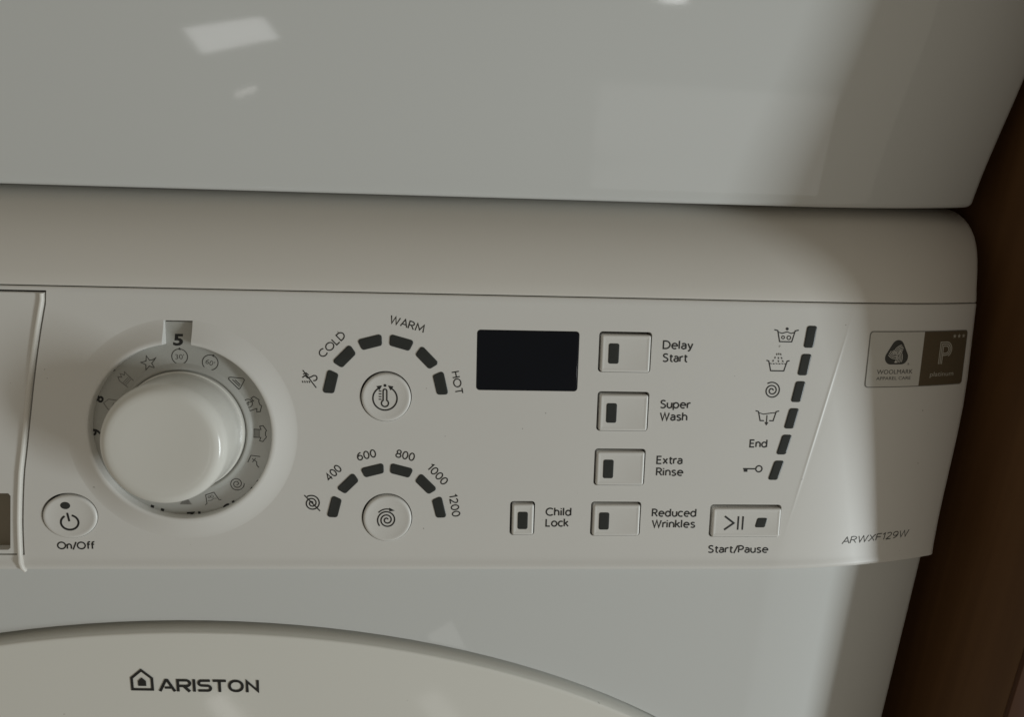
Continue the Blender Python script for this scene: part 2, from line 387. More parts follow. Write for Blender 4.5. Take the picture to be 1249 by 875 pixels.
# --- lower body with the opening for the door
rows = []
for z, y in [(6, 2), (8, 0), (150, 0), (300, 0), (450, 0), (560, 0), (620, 0), (660, 0), (708, 0), (709, 1.0)]:
    rows.append([YW(u, z, y - w) for u, w in columns(227, 300.3 - y * 0.6, 14.0, 540)])
vs, fs = gridsolid(rows)
body = link('body', vs, fs, M_ENAMEL, wm, 40)
DC = (-3.0, 479.5); DA, DB = 290.0, 200.0
def ell(inset, n=160):
    return [(DC[0] + (DA - inset) * cos(2 * pi * i / n), DC[1] + (DB - inset) * sin(2 * pi * i / n)) for i in range(n)]
def bplan(x): return -planw(x, 227, 300.3, 14.0)
def DF(x, z, y): return YW(x, z, y + bplan(x) * 0.55)
def DFb(x, z, y): return YW(x, z, y)
c = loft([(ell(0), -40), (ell(0), 45)], DFb)
cut(body, [c])
for i, fy in enumerate(()): pass
# upper housing behind the fascia and the feet
box('upper_housing', -0.292, 0.292, 0.075, 0.54, 0.7095, 0.8385, M_ENAMEL, wm, 0.002)
for sx in (-1, 1):
    for yy in (0.08, 0.5):
        vs, fs = lathe(sx * 250, yy * 1000, [(14, 7.5), (14, 4), (20, 3), (20, 0.2), (0.3, 0)], 24, lambda x, y, z: Vector((x * 1e-3, y * 1e-3, z * 1e-3)))
        link('foot', vs, fs, M_CAVITY, wm)
# --- door
door = None
rings = []
for ins, y in [(2.3, 30), (2.3, -3.7), (2.36, -4.15), (2.58, -4.45), (3.0, -4.6), (4.2, -4.65), (8.6, -4.9), (12, -5.1), (24, -5.7), (45, -6.5), (80, -7.2), (120, -7.6)]:
    rings.append((ell(ins), y))
vs, fs = loft(rings, DF)
door = link('door', vs, fs, M_DOOR, wm, 60)
def ondoor(x, z, d=0.0):
    # height of the domed door above the body plane
    q = 1 - sqrt(((x - DC[0]) / DA) ** 2 + ((z - DC[1]) / DB) ** 2); ins = q * DB
    tb = [(4.2, -4.6), (8.6, -4.9), (12, -5.1), (24, -5.7), (45, -6.5), (80, -7.2), (120, -7.6)]
    y = tb[-1][1]
    for (a, ya), (b, yb) in zip(tb, tb[1:]):
        if ins <= b: y = ya + (yb - ya) * (ins - a) / (b - a); break
    return YW(x, z, y + bplan(x) * 0.55 - 0.22 - d)
# ARISTON mark: wide geometric capitals
LR = radians(-1.6)
def logo(items, name, x0):
    cx, cz = -11.2, 650.9
    return art(name, items, M_INK, door, ondoor, (cx + x0 * 0.98 * cos(LR), cz + x0 * 0.98 * sin(LR)), 0.98, LR)
H_, SW = 5.9, 1.12
h0, h1 = SW / 2, H_ - SW / 2
def ltr(ch):
    if ch == 'A': return [('l', [(0.3, 0), (2.75, h1), (3.35, h1), (6.1, 0)], SW), ('l', [(2.2, 1.75), (4.6, 1.75)], SW * 0.9)], 6.3
    if ch == 'R': return [('l', [(h0, 0), (h0, h1), (3.9, h1)] + arc(3.9, h1 - 1.35, 1.35, 80, -80, 10) + [(3.9, h1 - 2.7), (h0 + SW / 2, h1 - 2.7)], SW), ('l', [(3.0, h1 - 2.9), (5.1, 0)], SW * 1.15)], 5.6
    if ch == 'I': return [('l', [(h0, 0), (h0, H_)], SW)], SW
    if ch == 'S': return [('l', [(0.2, h0), (3.9, h0)] + arc(3.9, h0 + 1.2, 1.2, -70, 70, 10) + [(1.8, h0 + 2.4)] + [(1.8, h0 + 2.4)] + arc(1.75, h1 - 1.19, 1.19, 250, 110, 10) + [(5.0, h1)], SW)], 5.3
    if ch == 'T': return [('l', [(0, h1), (5.2, h1)], SW), ('l', [(2.6, 0), (2.6, h1 - SW / 2)], SW)], 5.2
    if ch == 'O': return [('l', [(x, y) for x, y in rrect(3.1, H_ / 2, 6.2 - SW, H_ - SW, 2.3, n=8)], SW, True)], 6.2
    if ch == 'N': return [('l', [(h0, 0), (h0, h1 - 0.15), (4.7, 0.75), (4.7 , H_)], SW)], 5.3
xx = 0.0
for ch in 'ARISTON':
    it, wd = ltr(ch)
    logo(it, 'letter', xx); xx += wd + (0.72 if ch != 'A' else 0.5)
E_ = [(-3.9, 0.5), (-3.9, 5.9), (0, 9.6), (3.9, 5.9), (3.9, 0.5)]
art('emblem', [('l', E_, 1.05, True), ('f', [(-1.55, 2.2), (1.55, 2.2), (1.55, 4.6), (0, 6.2), (-1.55, 4.6)])], M_INK, door, ondoor, (-17.5, 651.3), 0.98, LR)

# --- control fascia
LIPP = [(-0.6, -24), (-0.6, -0.9), (-0.45, 0.1), (0.0, 0.5), (0.7, 0.62), (1.5, 0.52), (2.5, 0.24), (3.6, 0.06), (5, 0)]
rows = []
for v, w in LIPP + [(v, 0) for v in (14, 26, 38, 50, 62, 74, 84, 94, 101)] + [(102.7, 0), (103.1, -0.14), (103.35, -0.5), (103.4, -1.2), (103.4, -24)]:
    r = []
    for u, pw in columns(crease(v), uend(v)):
        k = 1 - sstep(0, 12, -pw) if v < 5 and w > 0 else 1
        rg = 0.17 * math.exp(-((abs(u) - crease(v)) / 0.42) ** 2) * sstep(18, 45, v) * (1 - sstep(76, 97, v)) if u > 0 else 0
        r.append(PW(u, v, max(pw + w * k + rg, -60) if w > -20 else min(pw, -24)))
    rows.append(r)
vs, fs = gridsolid(rows)
panel = link('control_panel', vs, fs, M_PANEL, wm, 40)

DIAL = (4.8, 52.2)
def dial_hole():
    pts = []; R0 = 36.5; hw = 5.25
    a0 = math.asin(hw / R0)
    n = 80
    for i in range(n + 1):
        a = pi / 2 + a0 + (2 * pi - 2 * a0) * i / n
        pts.append((DIAL[0] + R0 * cos(a), DIAL[1] + R0 * sin(a)))
    pts += [(DIAL[0] + hw, 91.9), (DIAL[0] + hw - 0.3, 92.3), (DIAL[0] - hw + 0.3, 92.3), (DIAL[0] - hw, 91.9)]
    return pts
# drawer edge curve (v from bottom to top)
DE = [(-54.3, 5.6), (-54.1, 12), (-53.8, 18), (-53.0, 27), (-52.0, 36), (-50.4, 45), (-48.6, 56), (-46.6, 68), (-44.6, 79), (-42.4, 89.5), (-40.2, 99.0)]
def edge(v):
    for (a, b), (c_, d) in zip(DE, DE[1:]):
        if v <= d: return a + (c_ - a) * (v - b) / (d - b)
    return DE[-1][0]
def drawer_outline(g):
    right = [(edge(v) + g, v) for v in [5.3 - g * 0 + i * (101.2 - 5.3) / 24 for i in range(25)]]
    right[0] = (right[0][0], 5.3 - g * 0.6); right[-1] = (right[-1][0], 101.2 + g)
    return [(-215 - g, 5.3 - g * 0.6)] + right + [(-215 - g, 101.2 + g)]
BTN = {'Delay Start': (154.55, 174.1, 76.2, 91.3), 'Super Wash': (154.9, 174.3, 54.0, 69.0), 'Extra Rinse': (154.75, 174.1, 32.9, 47.2),
       'Reduced Wrinkles': (154.3, 173.5, 12.9, 26.5), 'Child Lock': (123.65, 133.05, 13.1, 26.5), 'Start': (200.2, 228.0, 12.6, 25.6)}
cutters = [prism(dial_hole(), -3.4, 6), prism(drawer_outline(0.75), -6.0, 6)]
RB = {'on_off': (-36.6, 20.1, 10.0, 8.6), 'temp': (77.35, 66.0, 9.35, 9.35), 'spin': (77.8, 19.9, 9.35, 9.35)}
for k, (cx, cy, rx, ry) in RB.items(): cutters.append(prism(circ(cx, cy, rx, ry), -9.0, 6))
for k, (x0, x1, y0, y1) in BTN.items():
    cutters.append(prism(rrect((x0 + x1) / 2, (y0 + y1) / 2, x1 - x0, y1 - y0, 1.3), -9.0, 6))
cutters.append(prism(rrect(128.65, 79.95, 37.3, 22.3, 1.3), -1.5, 6))
cut(panel, cutters)

# --- top trim rolling back under the dryer
rows = []
path = [(103.7, -24), (103.7, -1.0), (103.75, -0.4), (103.95, -0.1), (104.7, 0.0)]
v, w, a = 104.7, 0.0, radians(5)
for i in range(15):
    ds = 4.0; a = radians(5 + 80 * (i + 1) / 15)
    v += ds * cos(a); w -= ds * sin(a); path.append((v, w))
path.append((v - 2, w - 25))
for v, w in path:
    ue = uend(103) - 0.2 + 6.0 * sstep(106, 142, v)
    rows.append([PW(u, v, max(pw + w, -70)) if i not in (0, 999) else PW(u, v, -70) for i, (u, pw) in enumerate(columns(249.8, ue, DROP, 70))])
for r in rows: pass
vs, fs = gridsolid(rows)
link('top_trim', vs, fs, M_TRIM, wm, 40)

# --- detergent drawer
vs, fs = loft([(drawer_outline(0), -5.5), (drawer_outline(0), -0.3), (drawer_outline(-0.3), 0.0)])
drawer = link('detergent_drawer', vs, fs, M_PANEL, wm)
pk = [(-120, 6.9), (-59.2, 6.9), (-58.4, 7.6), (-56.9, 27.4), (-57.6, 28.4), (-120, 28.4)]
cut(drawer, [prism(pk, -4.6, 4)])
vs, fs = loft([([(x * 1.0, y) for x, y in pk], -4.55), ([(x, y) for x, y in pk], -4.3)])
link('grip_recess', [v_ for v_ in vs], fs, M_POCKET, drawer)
rim = []
pts = [(edge(v), v) for v in [5.4 + i * (100.9 - 5.4) / 40 for i in range(41)]]
pts = [(-52.6, -0.9), (-53.4, 0.6), (-54.0, 2.6)] + pts
sec = 10; vs = []; fs = []
for i, (x, y) in enumerate(pts):
    a = pts[max(0, i - 1)]; b = pts[min(len(pts) - 1, i + 1)]
    d = hypot(b[0] - a[0], b[1] - a[1]); nx, ny = (b[1] - a[1]) / d, -(b[0] - a[0]) / d
    k = 0.55 if i == 0 else 1.0
    for s in range(sec):
        t = pi * s / (sec - 1)
        vs.append(PW(x + nx * (-1.0 + 1.0 * cos(t) * k), y + ny * (-1.0 + 1.0 * cos(t) * k), -0.6 + (1.45 * sin(t)) * k + (0.7 if i < 3 else 0)))
for i in range(len(pts) - 1):
    for s in range(sec - 1): fs.append((i * sec + s, i * sec + s + 1, (i + 1) * sec + s + 1, (i + 1) * sec + s))
    fs.append((i * sec, i * sec + sec - 1, (i + 1) * sec + sec - 1, (i + 1) * sec))
fs.append(tuple(range(sec))); fs.append(tuple(range((len(pts) - 1) * sec, len(pts) * sec)))
link('edge_rim', vs, fs, M_TRIM, drawer)

# --- programme dial: collar, printed disc, knob
R0, R1 = 32.0, 41.0; hw = 5.0; CT = 2.5
cprof = [(R0, -3.0), (R0, CT - 0.5), (R0 + 0.15, CT - 0.15), (R0 + 0.5, CT), (R0 + 1.2, CT + 0.02)]
for i in range(1, 13):
    t = i / 12; r = R0 + 1.2 + (R1 - R0 - 1.2) * t
    cprof.append((r, (CT + 0.02) * (1 - t) ** 1.35 - 0.04 * t))
n = 128; vs = []; fs = []; m_ = len(cprof)
for r, w in cprof:
    a0 = math.asin(hw / r)
    for i in range(n + 1):
        a = pi / 2 + a0 + (2 * pi - 2 * a0) * i / n
        vs.append(PW(DIAL[0] + r * cos(a), DIAL[1] + r * sin(a), w))
for j in range(m_ - 1):
    for i in range(n): fs.append((j * (n + 1) + i, j * (n + 1) + i + 1, (j + 1) * (n + 1) + i + 1, (j + 1) * (n + 1) + i))
for i in (0, n):                       # walls of the notch
    base = len(vs)
    for r, w in cprof:
        a0 = math.asin(hw / r); a = pi / 2 + a0 if i == 0 else pi / 2 - a0
        vs.append(PW(DIAL[0] + r * cos(a), DIAL[1] + r * sin(a), -3.0))
    for j in range(1, m_ - 1): fs.append((j * (n + 1) + i, (j + 1) * (n + 1) + i, base + j + 1, base + j))
    fs.append((0 * (n + 1) + i, 1 * (n + 1) + i, base + 1))
link('dial_collar', vs, fs, M_PANEL, wm, 50)
DW = -1.3
vs, fs = lathe(*DIAL, [(40.4, -3.0), (40.4, DW), (24.6, DW), (24.0, DW + 0.35), (23.4, DW + 1.0), (22.9, DW + 1.15), (22.3, DW + 0.9), (22.1, DW - 0.6), (19, DW - 0.8)], 128)
# the disc turns under the fascia: keep it inside the opening and the notch
def disc_outline():
    pts = dial_hole(); cx, cy = DIAL
    return [(cx + (x - cx) * 0.985, cy + (y - cy) * 0.985) for x, y in pts]
dv = loft([(disc_outline(), -3.3), (disc_outline(), DW)])
disc = link('programme_disc', dv[0], dv[1], M_DISC, wm)
vs, fs = lathe(*DIAL, [(25.0, DW - 0.2), (24.6, DW + 0.1), (24.0, DW + 0.4), (23.4, DW + 1.0), (22.9, DW + 1.15), (22.4, DW + 0.9), (22.2, DW - 0.2)], 128)
link('skirt', vs, fs, M_DISC, disc)
kn = [(21.9, DW - 0.4), (21.9, 0.9), (21.4, 1.2), (21.5, 1.6), (21.0, 15.8), (20.8, 17.4), (20.3, 18.9), (19.5, 20.0), (18.5, 20.7), (17.3, 20.95), (16, 20.95), (12, 20.8), (8, 20.68), (4, 20.6), (0.3, 20.58)]
vs, fs = lathe(*DIAL, kn, 128)
link('knob', vs, fs, M_KNOB, wm, 50)
fd = flat(DW + 0.05)
def dart(items, ang, r=27.0, m=M_INKG, sc=1.0, name='symbol'):
    a = radians(ang)
    return art(name, items, m, disc, fd, (DIAL[0] + r * sin(a), DIAL[1] + r * cos(a)), sc, -a)
LW = 0.30
clock = [('l', circ(0, 0, 2.75, n=28), LW, True), ('f', [(-0.7, 2.65), (0.5, 2.3), (0.3, 3.3)]), ('f', [(0.7, -2.65), (-0.5, -2.3), (-0.3, -3.3)])]
dart(clock, -1); dart(clock, 22)
for ang, s in ((-1, "30'"), (22, "60'")):
    a = radians(ang)
    text(s, DIAL[0] + 27.0 * sin(a), DIAL[1] + 27.0 * cos(a), 1.9, M_INKG, disc, fd, align='C', rot=-a, width=3.1, thin=-0.01)
iron = [('l', [(-2.7, -1.5), (-2.2, -2.0), (2.6, -2.0), (2.8, -1.4), (1.7, 1.9), (0.9, 1.9), (-2.4, -1.0)], LW, True), ('l', [(-1.3, -1.1), (2.2, -1.1)], LW), ('l', [(-0.6, -0.5), (2.0, -0.5)], LW)]
dart([('l', [(x * 1.0, y) for x, y in it[1]], it[2], len(it) > 3) for it in iron], 46)
shirt = [('l', [(-1.5, -2.4), (-1.5, 0.3), (-2.7, -0.2), (-3.0, 1.0), (-1.2, 2.3), (-0.6, 1.9), (0.6, 1.9), (1.2, 2.3), (3.0, 1.0), (2.7, -0.2), (1.5, 0.3), (1.5, -2.4)], LW, True)]
dart(shirt + [('l', circ(-1.3, -1.9, 1.55, n=20), LW, True), ('f', circ(-1.7, -1.6, 0.25, n=8)), ('f', circ(-0.9, -1.9, 0.25, n=8)), ('f', circ(-1.4, -2.4, 0.25, n=8))], 69)
dart(shirt + [('l', [(-1.2, y), (1.2, y)], 0.16) for y in (-1.9, -1.4, -0.9)] if False else shirt + [('l', [(-1.3, -2.0 + 0.45 * k), (1.3, -2.0 + 0.45 * k)], 0.16) for k in range(5)], 92)
dart([('l', [(-2.6, 1.4), (-1.6, -1.8), (1.3, -1.8)], LW), ('l', [(-0.6, -0.9), (-0.2, 1.0), (1.0, 1.6), (1.4, 2.6)], LW), ('l', [(-1.3, 0.1), (0.6, -0.3)], LW)], 115)
dart([('l', spiral(0, 0, 0.3, 2.7, 2.3, 0.6), LW)], 138)
basin = [('l', [(-3.1, 1.8), (-2.3, 1.5), (-1.6, -1.7), (1.6, -1.7), (2.3, 1.5), (3.1, 1.8)], LW)]
dart(basin + [('l', [(-1.7, 0.8), (-0.7, 0.4), (0.3, 0.9), (1.6, 0.6)], 0.18), ('l', circ(-0.4, -0.5, 0.5, n=10), 0.18, True), ('l', circ(0.7, -0.6, 0.4, n=10), 0.18, True)], 161)
dart([('f', [(-2.2, 1.1), (2.2, 1.1), (0.3, -1.7), (-0.3, -1.7)])], 181, m=M_FAINT)
star = [(( 2.7 if i % 2 == 0 else 1.1) * sin(pi * i / 5 + 0.2), (2.7 if i % 2 == 0 else 1.1) * cos(pi * i / 5 + 0.2)) for i in range(10)]
dart([('l', star, LW, True), ('l', [(1.8, 0.4), (3.4, 0.7)], LW)], -25)
glove = [('l', [(-1.6, -2.5), (-1.8, 1.2), (-1.0, 2.5), (-0.3, 1.4), (0.4, 2.7), (1.0, 1.3), (1.9, 2.0), (1.6, -2.5)], LW, True), ('l', [(-1.4, -1.4), (1.4, -1.4)], 0.2), ('l', [(-1.4, -0.8), (1.4, -0.8)], 0.2), ('l', [(-1.4, -0.2), (1.4, -0.2)], 0.2)]
dart(glove, -47, m=M_FAINT)
dart([('l', [(-2.2, -1.8), (-2.0, 0.4), (-0.4, 2.4), (1.6, 1.2), (2.2, -1.8)], LW, True), ('l', [(-1.2, -0.6), (1.0, -0.9)], 0.2)], -70, m=M_FAINT)
text('5', DIAL[0] - 0.9, 85.4, 4.1, M_INK, disc, fd, align='C', width=3.4, thin=0.035, slant=0.12)
for ang, s, rr_ in ((-92, '9', 31.3), (-69, '8', 31.6), (-46, '7', 33.5), (-24, '6', 33.8), (130, '14', 33.4), (152, '13', 33.0), (176, '12', 32.8), (200, '11', 32.8)):
    a = radians(ang)
    text(s, DIAL[0] + rr_ * sin(a), DIAL[1] + rr_ * cos(a), 3.4, M_INK, disc, fd, align='C', rot=-a, width=2.5 * len(s), thin=0.03)

# --- push buttons
def round_button(k, nm='push_button'):
    cx, cy, rx, ry = RB[k]; dx, dy = 0.12, -0.32; g = 0.42
    tilt = lambda h: (lambda x, y: h + (cy - y) * 0.012)
    def o(i): return circ(cx + dx, cy + dy, rx - g, ry - g, 64, i)
    rings = [(o(0), -8.8), (o(0), tilt(-0.1)), (o(0.12), tilt(0.3)), (o(0.45), tilt(0.55)), (o(0.95), tilt(0.6)), (o(1.5), tilt(0.5)), (o(3.0), tilt(0.32)), (o(5.5), tilt(0.2))]
    vs, fs = loft(rings); return link(nm, vs, fs, M_BUTTON, wm, 50)
def onbutton(k):
    cx, cy, rx, ry = RB[k]
    tb = [(0.95, 0.6), (1.5, 0.5), (3.0, 0.32), (5.5, 0.2)]
    def fn(x, y, d=0.0):
        q = (1 - hypot((x - cx - 0.12) / (rx - 0.42), (y - cy + 0.32) / (ry - 0.42))) * (rx - 0.42); w = 0.2 if q > 5.5 else 0.6
        for (a, wa), (c_, wc) in zip(tb, tb[1:]):
            if a <= q <= c_: w = wa + (wc - wa) * (q - a) / (c_ - a)
        return PW(x, y, w + (cy - y) * 0.012 + 0.07 + d)
    return fn
b = round_button('on_off')
fb = onbutton('on_off')
art('indicator_lamp', [('f', circ(-37.9, 24.0, 1.75, 1.4, n=24))], M_LED, b, fb)
art('power_symbol', [('l', [(3.1 * cos(radians(a)), 2.75 * sin(radians(a))) for a in range(122, 122 + 313, 8)], 0.72), ('l', [(-0.7, 3.6), (-0.1, 0.4)], 0.72)], M_INK, b, fb, (-36.7, 17.6))
stext('On/Off', -41.9, 7.1, 3.05, M_INK, wm, onpanel(), width=13.6)
b = round_button('temp'); fb = onbutton('temp')
art('thermometer_symbol', [('l', arc(0, -0.2, 4.1, 58, -238, 40), 0.5), ('f', [(1.0, 4.3), (2.9, 4.0), (1.9, 2.6)]), ('f', [(-1.0, 4.3), (-2.9, 4.0), (-1.9, 2.6)]), ('f', circ(0, 4.3, 0.5, n=12)),
    ('l', [(-0.62, -0.9), (-0.62, 2.4)] + arc(0, 2.4, 0.62, 180, 0, 6) + [(0.62, -0.9)] + arc(0, -1.9, 1.2, 56, -236, 18), 0.46, True)]
    + [('l', [(-2.1, 2.3 - 0.95 * i), (-1.2, 2.3 - 0.95 * i)], 0.34) for i in range(4)], M_INK, b, fb, (77.1, 65.5), 1.06)
b = round_button('spin'); fb = onbutton('spin')
art('spin_symbol', [('l', spiral(0, 0, 0.4, 3.6, 2.55, 0.4), 0.5), ('l', arc(0, 0, 4.2, 138, 72, 10), 0.45), ('f', [(0.9, 4.7), (2.9, 3.6), (0.9, 3.3)])], M_INK, b, fb, (77.8, 19.0), 1.0)

def led(cx, cy, w, h, r, rot=0.0, shear=0.0, parent=None, base=0.0, name='indicator_lamp', top=0.28, fn=None):
    hole = [(rrect(cx, cy, w, h, r, 0, shear, rot), base - 0.3), (rrect(cx, cy, w, h, r, 0, shear, rot), base + top * 0.5), (rrect(cx, cy, w, h, r, 0.22, shear, rot), base + top), (rrect(cx, cy, w, h, r, 0.6, shear, rot), base + top * 1.05)]
    vs, fs = loft(hole); return link(name, vs, fs, M_LED, parent or wm)
def arcled(cx, cy, R, ang, dr, half, parent=wm, sy=1.0):
    # keystone shaped lamp window on the arc
    a = radians(ang); out = []
    def o(ins):
        p = []
        for x, y in rrect(0, 0, 2 * half, dr, 1.05, ins, n=4):
            rr_ = R + y; th = a + x / R
            p.append((cx + rr_ * sin(th), cy + rr_ * cos(th) * sy))
        return p
    vs, fs = loft([(o(0), -0.3), (o(0), 0.14), (o(0.22), 0.28), (o(0.6), 0.3)])
    link('indicator_lamp', vs, fs, M_LED, parent)
for k in range(6):
    ang = -76.5 + 30.6 * k
    arcled(77.35, 66.2, 20.5, ang, 4.2, 4.1)
    arcled(77.8, 19.0, 20.1, ang + (0.5 if k < 3 else -0.5), 3.9, 4.0, sy=0.99)
fp = onpanel()
stext('COLD', 58.2, 84.7, 3.0, M_INK, wm, fp, width=11.8, align='C', rot=radians(44), stroke=0.40)
stext('WARM', 85.0, 92.6, 3.1, M_INK, wm, fp, width=12.8, align='C', rot=radians(-16), stroke=0.40)
stext('HOT', 103.2, 71.4, 3.0, M_INK, wm, fp, width=8.6, align='C', rot=radians(-79), stroke=0.40)
for s, x, y, a, wd in (('400', 58.2, 37.0, 45, 6.7), ('600', 70.3, 43.9, 13, 7.1), ('800', 84.5, 43.9, -13, 7.1), ('1000', 96.5, 36.7, -47, 9.2), ('1200', 102.9, 24.7, -80, 8.9)):
    stext(s, x, y, 3.2, M_INK, wm, fp, width=wd, align='C', rot=radians(a), stroke=0.43)
art('cold_wash_symbol', [('l', [(-2.6, 0.3), (-1.6, 1.1), (-0.8, 0.2), (0.4, 0.5), (1.4, 1.1)] + arc(1.6, 0.2, 1.0, 60, -110, 8), 0.42), ('l', [(-2.3, 1.5), (-1.2, 2.0), (-0.3, 1.2)], 0.35), ('l', [(-2.4, 3.0), (2.3, -3.4)], 0.38)]
    + [('l', [(-2.6 + 0.8 * i, -0.9), (-2.4 + 0.8 * i, -1.6)], 0.35) for i in range(4)], M_INK, wm, fp, (50.2, 72.2), 1.0)
art('no_spin_symbol', [('l', spiral(0, 0, 0.35, 2.9, 2.3, 0.3), 0.45), ('l', [(-2.6, 2.9), (2.8, -2.9)], 0.4)], M_INK, wm, fp, (50.3, 25.3), 1.05)

# --- display
vs, fs = loft([(rrect(128.65, 79.95, 36.9, 21.9, 1.1, i), w) for i, w in ((0, -1.45), (0, -0.1), (0.2, 0.08), (0.5, 0.1))])
link('display_window', vs, fs, M_GLASS, wm)

# --- option buttons
def rect_button(key, lx, ly, lw, lh, shear=0.0, g=(0.85, 0.42, 0.5, 0.12)):
    x0, x1, y0, y1 = BTN[key]; gl, gr, gt, gb = g
    x0 += gl * 1.0; x1 -= gr; y1 -= gt * 2.2; y0 += gb
    cx, cy, w, h = (x0 + x1) / 2, (y0 + y1) / 2, x1 - x0, y1 - y0
    tilt = lambda k: (lambda x, y: k + (cy - y) * 0.006)
    rings = [(rrect(cx, cy, w, h, 0.9, i), t) for i, t in ((0, -8.8), (0, tilt(-0.15)), (0.12, tilt(0.22)), (0.4, tilt(0.46)), (0.8, tilt(0.5)), (1.15, tilt(0.42)), (1.5, tilt(0.36)))]
    vs, fs = loft(rings); b = link('push_button', vs, fs, M_BUTTON, wm, 50)
    led(lx, ly, lw, lh, 0.75, 0, shear, b, 0.36, top=0.16)
    return b
rect_button('Delay Start', 160.1, 83.2, 3.9, 7.5); rect_button('Super Wash', 160.3, 60.9, 3.9, 7.4)
rect_button('Extra Rinse', 160.1, 39.4, 3.9, 7.2); rect_button('Reduced Wrinkles', 159.4, 18.9, 3.9, 6.8)
rect_button('Child Lock', 128.5, 19.0, 3.8, 6.8)
sb = rect_button('Start', 220.3, 18.5, 4.0, 3.8, 0.22, g=(1.0, 0.1, 0.62, 0.1))
fb2 = flat(0.43)
art('play_pause_symbol', [('l', [(-3.6, 2.7), (0.0, 0), (-3.6, -2.7)], 0.72), ('l', [(1.7, 2.7), (1.7, -2.7)], 0.62), ('l', [(3.5, 2.7), (3.5, -2.7)], 0.62)], M_INK, sb, fb2, (209.6, 18.3), 1.0)
for s, x, y, wd in (('Delay', 178.2, 85.1, 11.4), ('Start', 178.4, 80.3, 9.5), ('Super', 178.5, 62.8, 11.7), ('Wash', 178.6, 58.1, 10.5), ('Extra', 178.3, 41.3, 10.0), ('Rinse', 178.4, 36.7, 10.5),
                    ('Reduced', 177.7, 20.5, 17.2), ('Wrinkles', 177.9, 16.1, 16.9), ('Child', 137.1, 20.7, 9.8), ('Lock', 137.2, 16.4, 8.9)):
    stext(s, x, y, 3.3, M_INK, wm, fp, width=wd)
stext('Start/Pause', 200.4, 6.0, 3.2, M_INK, wm, fp, width=23.8)

# --- progress lamps and their symbols
for i, (x, y) in enumerate(((233.4, 90.7), (232.1, 80.2), (230.6, 69.9), (228.9, 59.6), (226.9, 49.4), (224.6, 39.3))):
    led(x, y, 3.75, 8.2 - 0.12 * i, 0.95, 0, 0.10 + 0.035 * i)
bas = [('l', [(-4.6, 2.2), (-3.3, 1.9), (-2.3, -2.2), (2.3, -2.2), (3.3, 1.9), (4.6, 2.2)], 0.42)]
art('wash_symbol', bas + [('l', [(-3.2, 1.4), (-1.6, 0.9), (0.3, 1.5), (1.8, 0.9), (3.2, 1.4)], 0.35), ('l', circ(-1.1, -0.6, 0.55, n=12), 0.32, True), ('l', circ(1.1, -0.7, 0.7, n=12), 0.32, True), ('f', circ(0.2, 2.6, 0.55, n=12))], M_INK, wm, fp, (224.2, 90.9))
art('rinse_symbol', [('l', [(-4.4, 1.0), (-3.5, 0.8), (-2.5, -2.9), (2.5, -2.9), (3.5, 0.8), (4.4, 1.0)], 0.42)] + [('l', [(-3.0 + 1.1 * i, -0.1 - 0.15 * (i % 2)), (-2.3 + 1.1 * i, -0.25)], 0.32) for i in range(6)]
    + [('l', [(x, y), (x * 1.18, y - 0.7)], 0.32) for x, y in ((-0.6, 3.7), (0.1, 3.8), (0.8, 3.7), (-1.1, 2.4), (0.1, 2.3), (1.2, 2.3), (-1.7, 1.2), (0.2, 1.1), (1.7, 1.1))], M_INK, wm, fp, (221.9, 80.6))
art('spin_symbol', [('l', spiral(0, 0, 0.4, 3.25, 2.35, 0.0), 0.46)], M_INK, wm, fp, (220.5, 70.2))
art('drain_symbol', [('l', [(-4.5, 2.5), (-3.4, 2.2), (-2.5, -1.3), (-1.0, -1.3)], 0.42), ('l', [(1.0, -1.3), (2.5, -1.3), (3.4, 2.2), (4.5, 2.5)], 0.42), ('l', [(-3.0, 1.7), (-1.5, 1.2), (1.2, 1.6), (3.0, 1.8)], 0.32), ('l', [(0, 0.8), (0, -2.0)], 0.36), ('f', [(-0.75, -1.9), (0.75, -1.9), (0, -3.2)])], M_INK, wm, fp, (219.4, 59.9))
stext('End', 213.5, 48.1, 3.2, M_INK, wm, fp, width=6.9, stroke=0.52)
art('key_symbol', [('l', circ(2.5, 0, 1.2, n=20), 0.5, True), ('l', [(1.2, 0), (-3.6, 0)], 0.5), ('f', [(-3.3, -0.2), (-1.9, -0.2), (-1.9, -1.2), (-3.3, -1.2)])], M_INK, wm, fp, (215.4, 39.8), 1.0)

# --- model name on the curved corner
stext('ARWXF129W', 254.3, 8.7, 3.0, M_INKG, wm, onpanel(0.09), width=30.4, slant=0.22, rot=radians(1.5), stroke=0.33, gap=0.16)

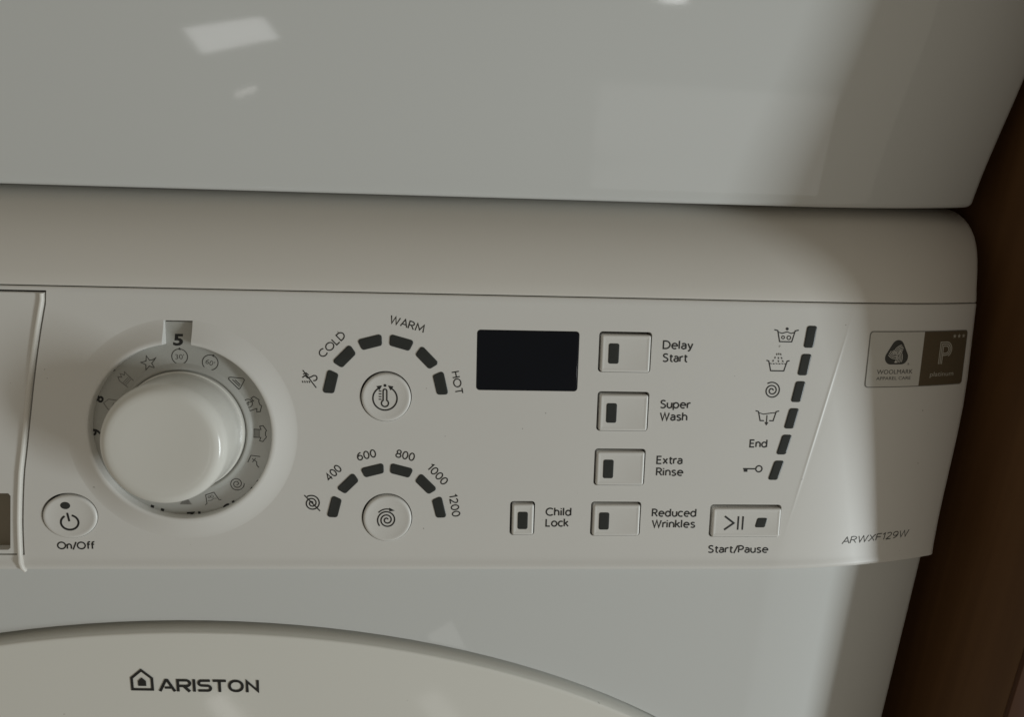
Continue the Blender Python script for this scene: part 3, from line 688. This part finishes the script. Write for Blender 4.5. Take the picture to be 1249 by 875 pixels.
# --- foil badge on the curved corner
badge = None
def sheet(x0, x1, y0, y1, rl, rr2, n=14):
    vs, fs = [], []
    us = [x0 + (x1 - x0) * i / n for i in range(n + 1)]
    if rl: us = sorted(us + [x0 + rl * (1 - cos(pi / 2 * i / 5)) for i in range(1, 6)])
    if rr2: us = sorted(us + [x1 - rr2 * (1 - cos(pi / 2 * i / 5)) for i in range(1, 6)])
    out_t, out_b = [], []
    for x in us:
        e = 0
        if rl and x < x0 + rl: e = rl - sqrt(max(0, rl ** 2 - (x0 + rl - x) ** 2))
        if rr2 and x > x1 - rr2: e = rr2 - sqrt(max(0, rr2 ** 2 - (x - x1 + rr2) ** 2))
        out_t.append((x, y1 - e)); out_b.append((x, y0 + e))
    return out_t, out_b
def foil(name, x0, x1, y0, y1, rl, rr2, h, m, parent):
    t, b_ = sheet(x0, x1, y0, y1, rl, rr2); n = len(t); vs, fs = [], []
    for lay in (0.0, h):
        for x, y in t: vs.append(PW(x, y, surf(x, y) + 0.02 + lay))
        for x, y in b_: vs.append(PW(x, y, surf(x, y) + 0.02 + lay))
    for i in range(n - 1):
        fs.append((2 * n + i, 2 * n + i + 1, 3 * n + i + 1, 3 * n + i))
        fs.append((i, i + 1, 2 * n + i + 1, 2 * n + i)); fs.append((n + i, n + i + 1, 3 * n + i + 1, 3 * n + i))
    fs.append((0, n, 3 * n, 2 * n)); fs.append((n - 1, 2 * n - 1, 4 * n - 1, 3 * n - 1))
    return link(name, vs, fs, m, parent)
badge = foil('badge', 256.4, 302.0, 71.6, 93.2, 1.4, 1.4, 0.10, M_FAINT, wm)
foil('silver_field', 256.75, 280.0, 71.95, 92.85, 1.2, 0, 0.20, M_SILVER, badge)
foil('brown_field', 280.0, 301.7, 71.95, 92.85, 0, 1.2, 0.21, M_BROWNF, badge)
fbg = onpanel(0.27)
bx, by = 268.6, 84.5
tri = []
for k in range(3):
    a = 90 + 120 * k
    tri += arc(2.7 * cos(radians(a)), 2.7 * sin(radians(a)), 2.75, a - 60, a + 60, 10)
art('wool_emblem', [('f', [(x, y) for x, y in tri])], M_INKG, badge, fbg, (bx, by), 0.98)
swirl = []
for k in range(3):
    a = radians(120 * k)
    for r in (1.45, 2.3, 3.15, 4.0, 4.85):
        pts = []
        for i in range(13):
            t = radians(-52 + 118 * i / 12)
            x, y = -1.35 + r * cos(t) * 0.92, -2.1 + r * sin(t)
            if hypot(x, y) < 5.3: pts.append((x * cos(a) - y * sin(a), x * sin(a) + y * cos(a)))
        if len(pts) > 3: swirl.append(('l', pts[1:-1], 0.36))
art('wool_emblem_lines', swirl, M_SILVER, badge, onpanel(0.32), (bx, by), 0.78)
text('WOOLMARK', bx + 0.1, 77.7, 1.75, M_INKG, badge, fbg, width=15.6, align='C')
text('APPAREL CARE', bx - 0.2, 75.2, 1.3, M_INKG, badge, fbg, width=15.0, align='C')
text('R', bx + 5.6, 80.6, 0.8, M_INKG, badge, fbg, width=0.7, align='C', name='registered_mark')
pl = []
for q, (o_, r_) in enumerate(((0, 2.9), (0.75, 2.15), (1.5, 1.4))):
    pl.append(('l', [(-2.6 + o_, -4.4), (-2.6 + o_, 4.0 - o_), (0.3, 4.0 - o_)] + arc(0.3, 1.1, r_, 88, -88, 14) + [(0.3, 1.1 - r_), (-0.9, 1.1 - r_)] if q else [(-2.6, -4.4), (-2.6, 4.0), (0.3, 4.0)] + arc(0.3, 1.1, 2.9, 88, -60, 14), 0.42))
art('letter_p_emblem', pl, M_FOILINK, badge, fbg, (291.0, 84.6), 1.02)
text('platinum', 290.8, 76.3, 1.9, M_FOILINK, badge, fbg, width=11.8, align='C')
for k in range(3):
    st = [((0.95 if i % 2 == 0 else 0.4) * sin(pi * i / 5), (0.95 if i % 2 == 0 else 0.4) * cos(pi * i / 5)) for i in range(10)]
    art('star', [('f', st)], M_FOILINK, badge, fbg, (295.0 + 2.4 * k, 90.9))
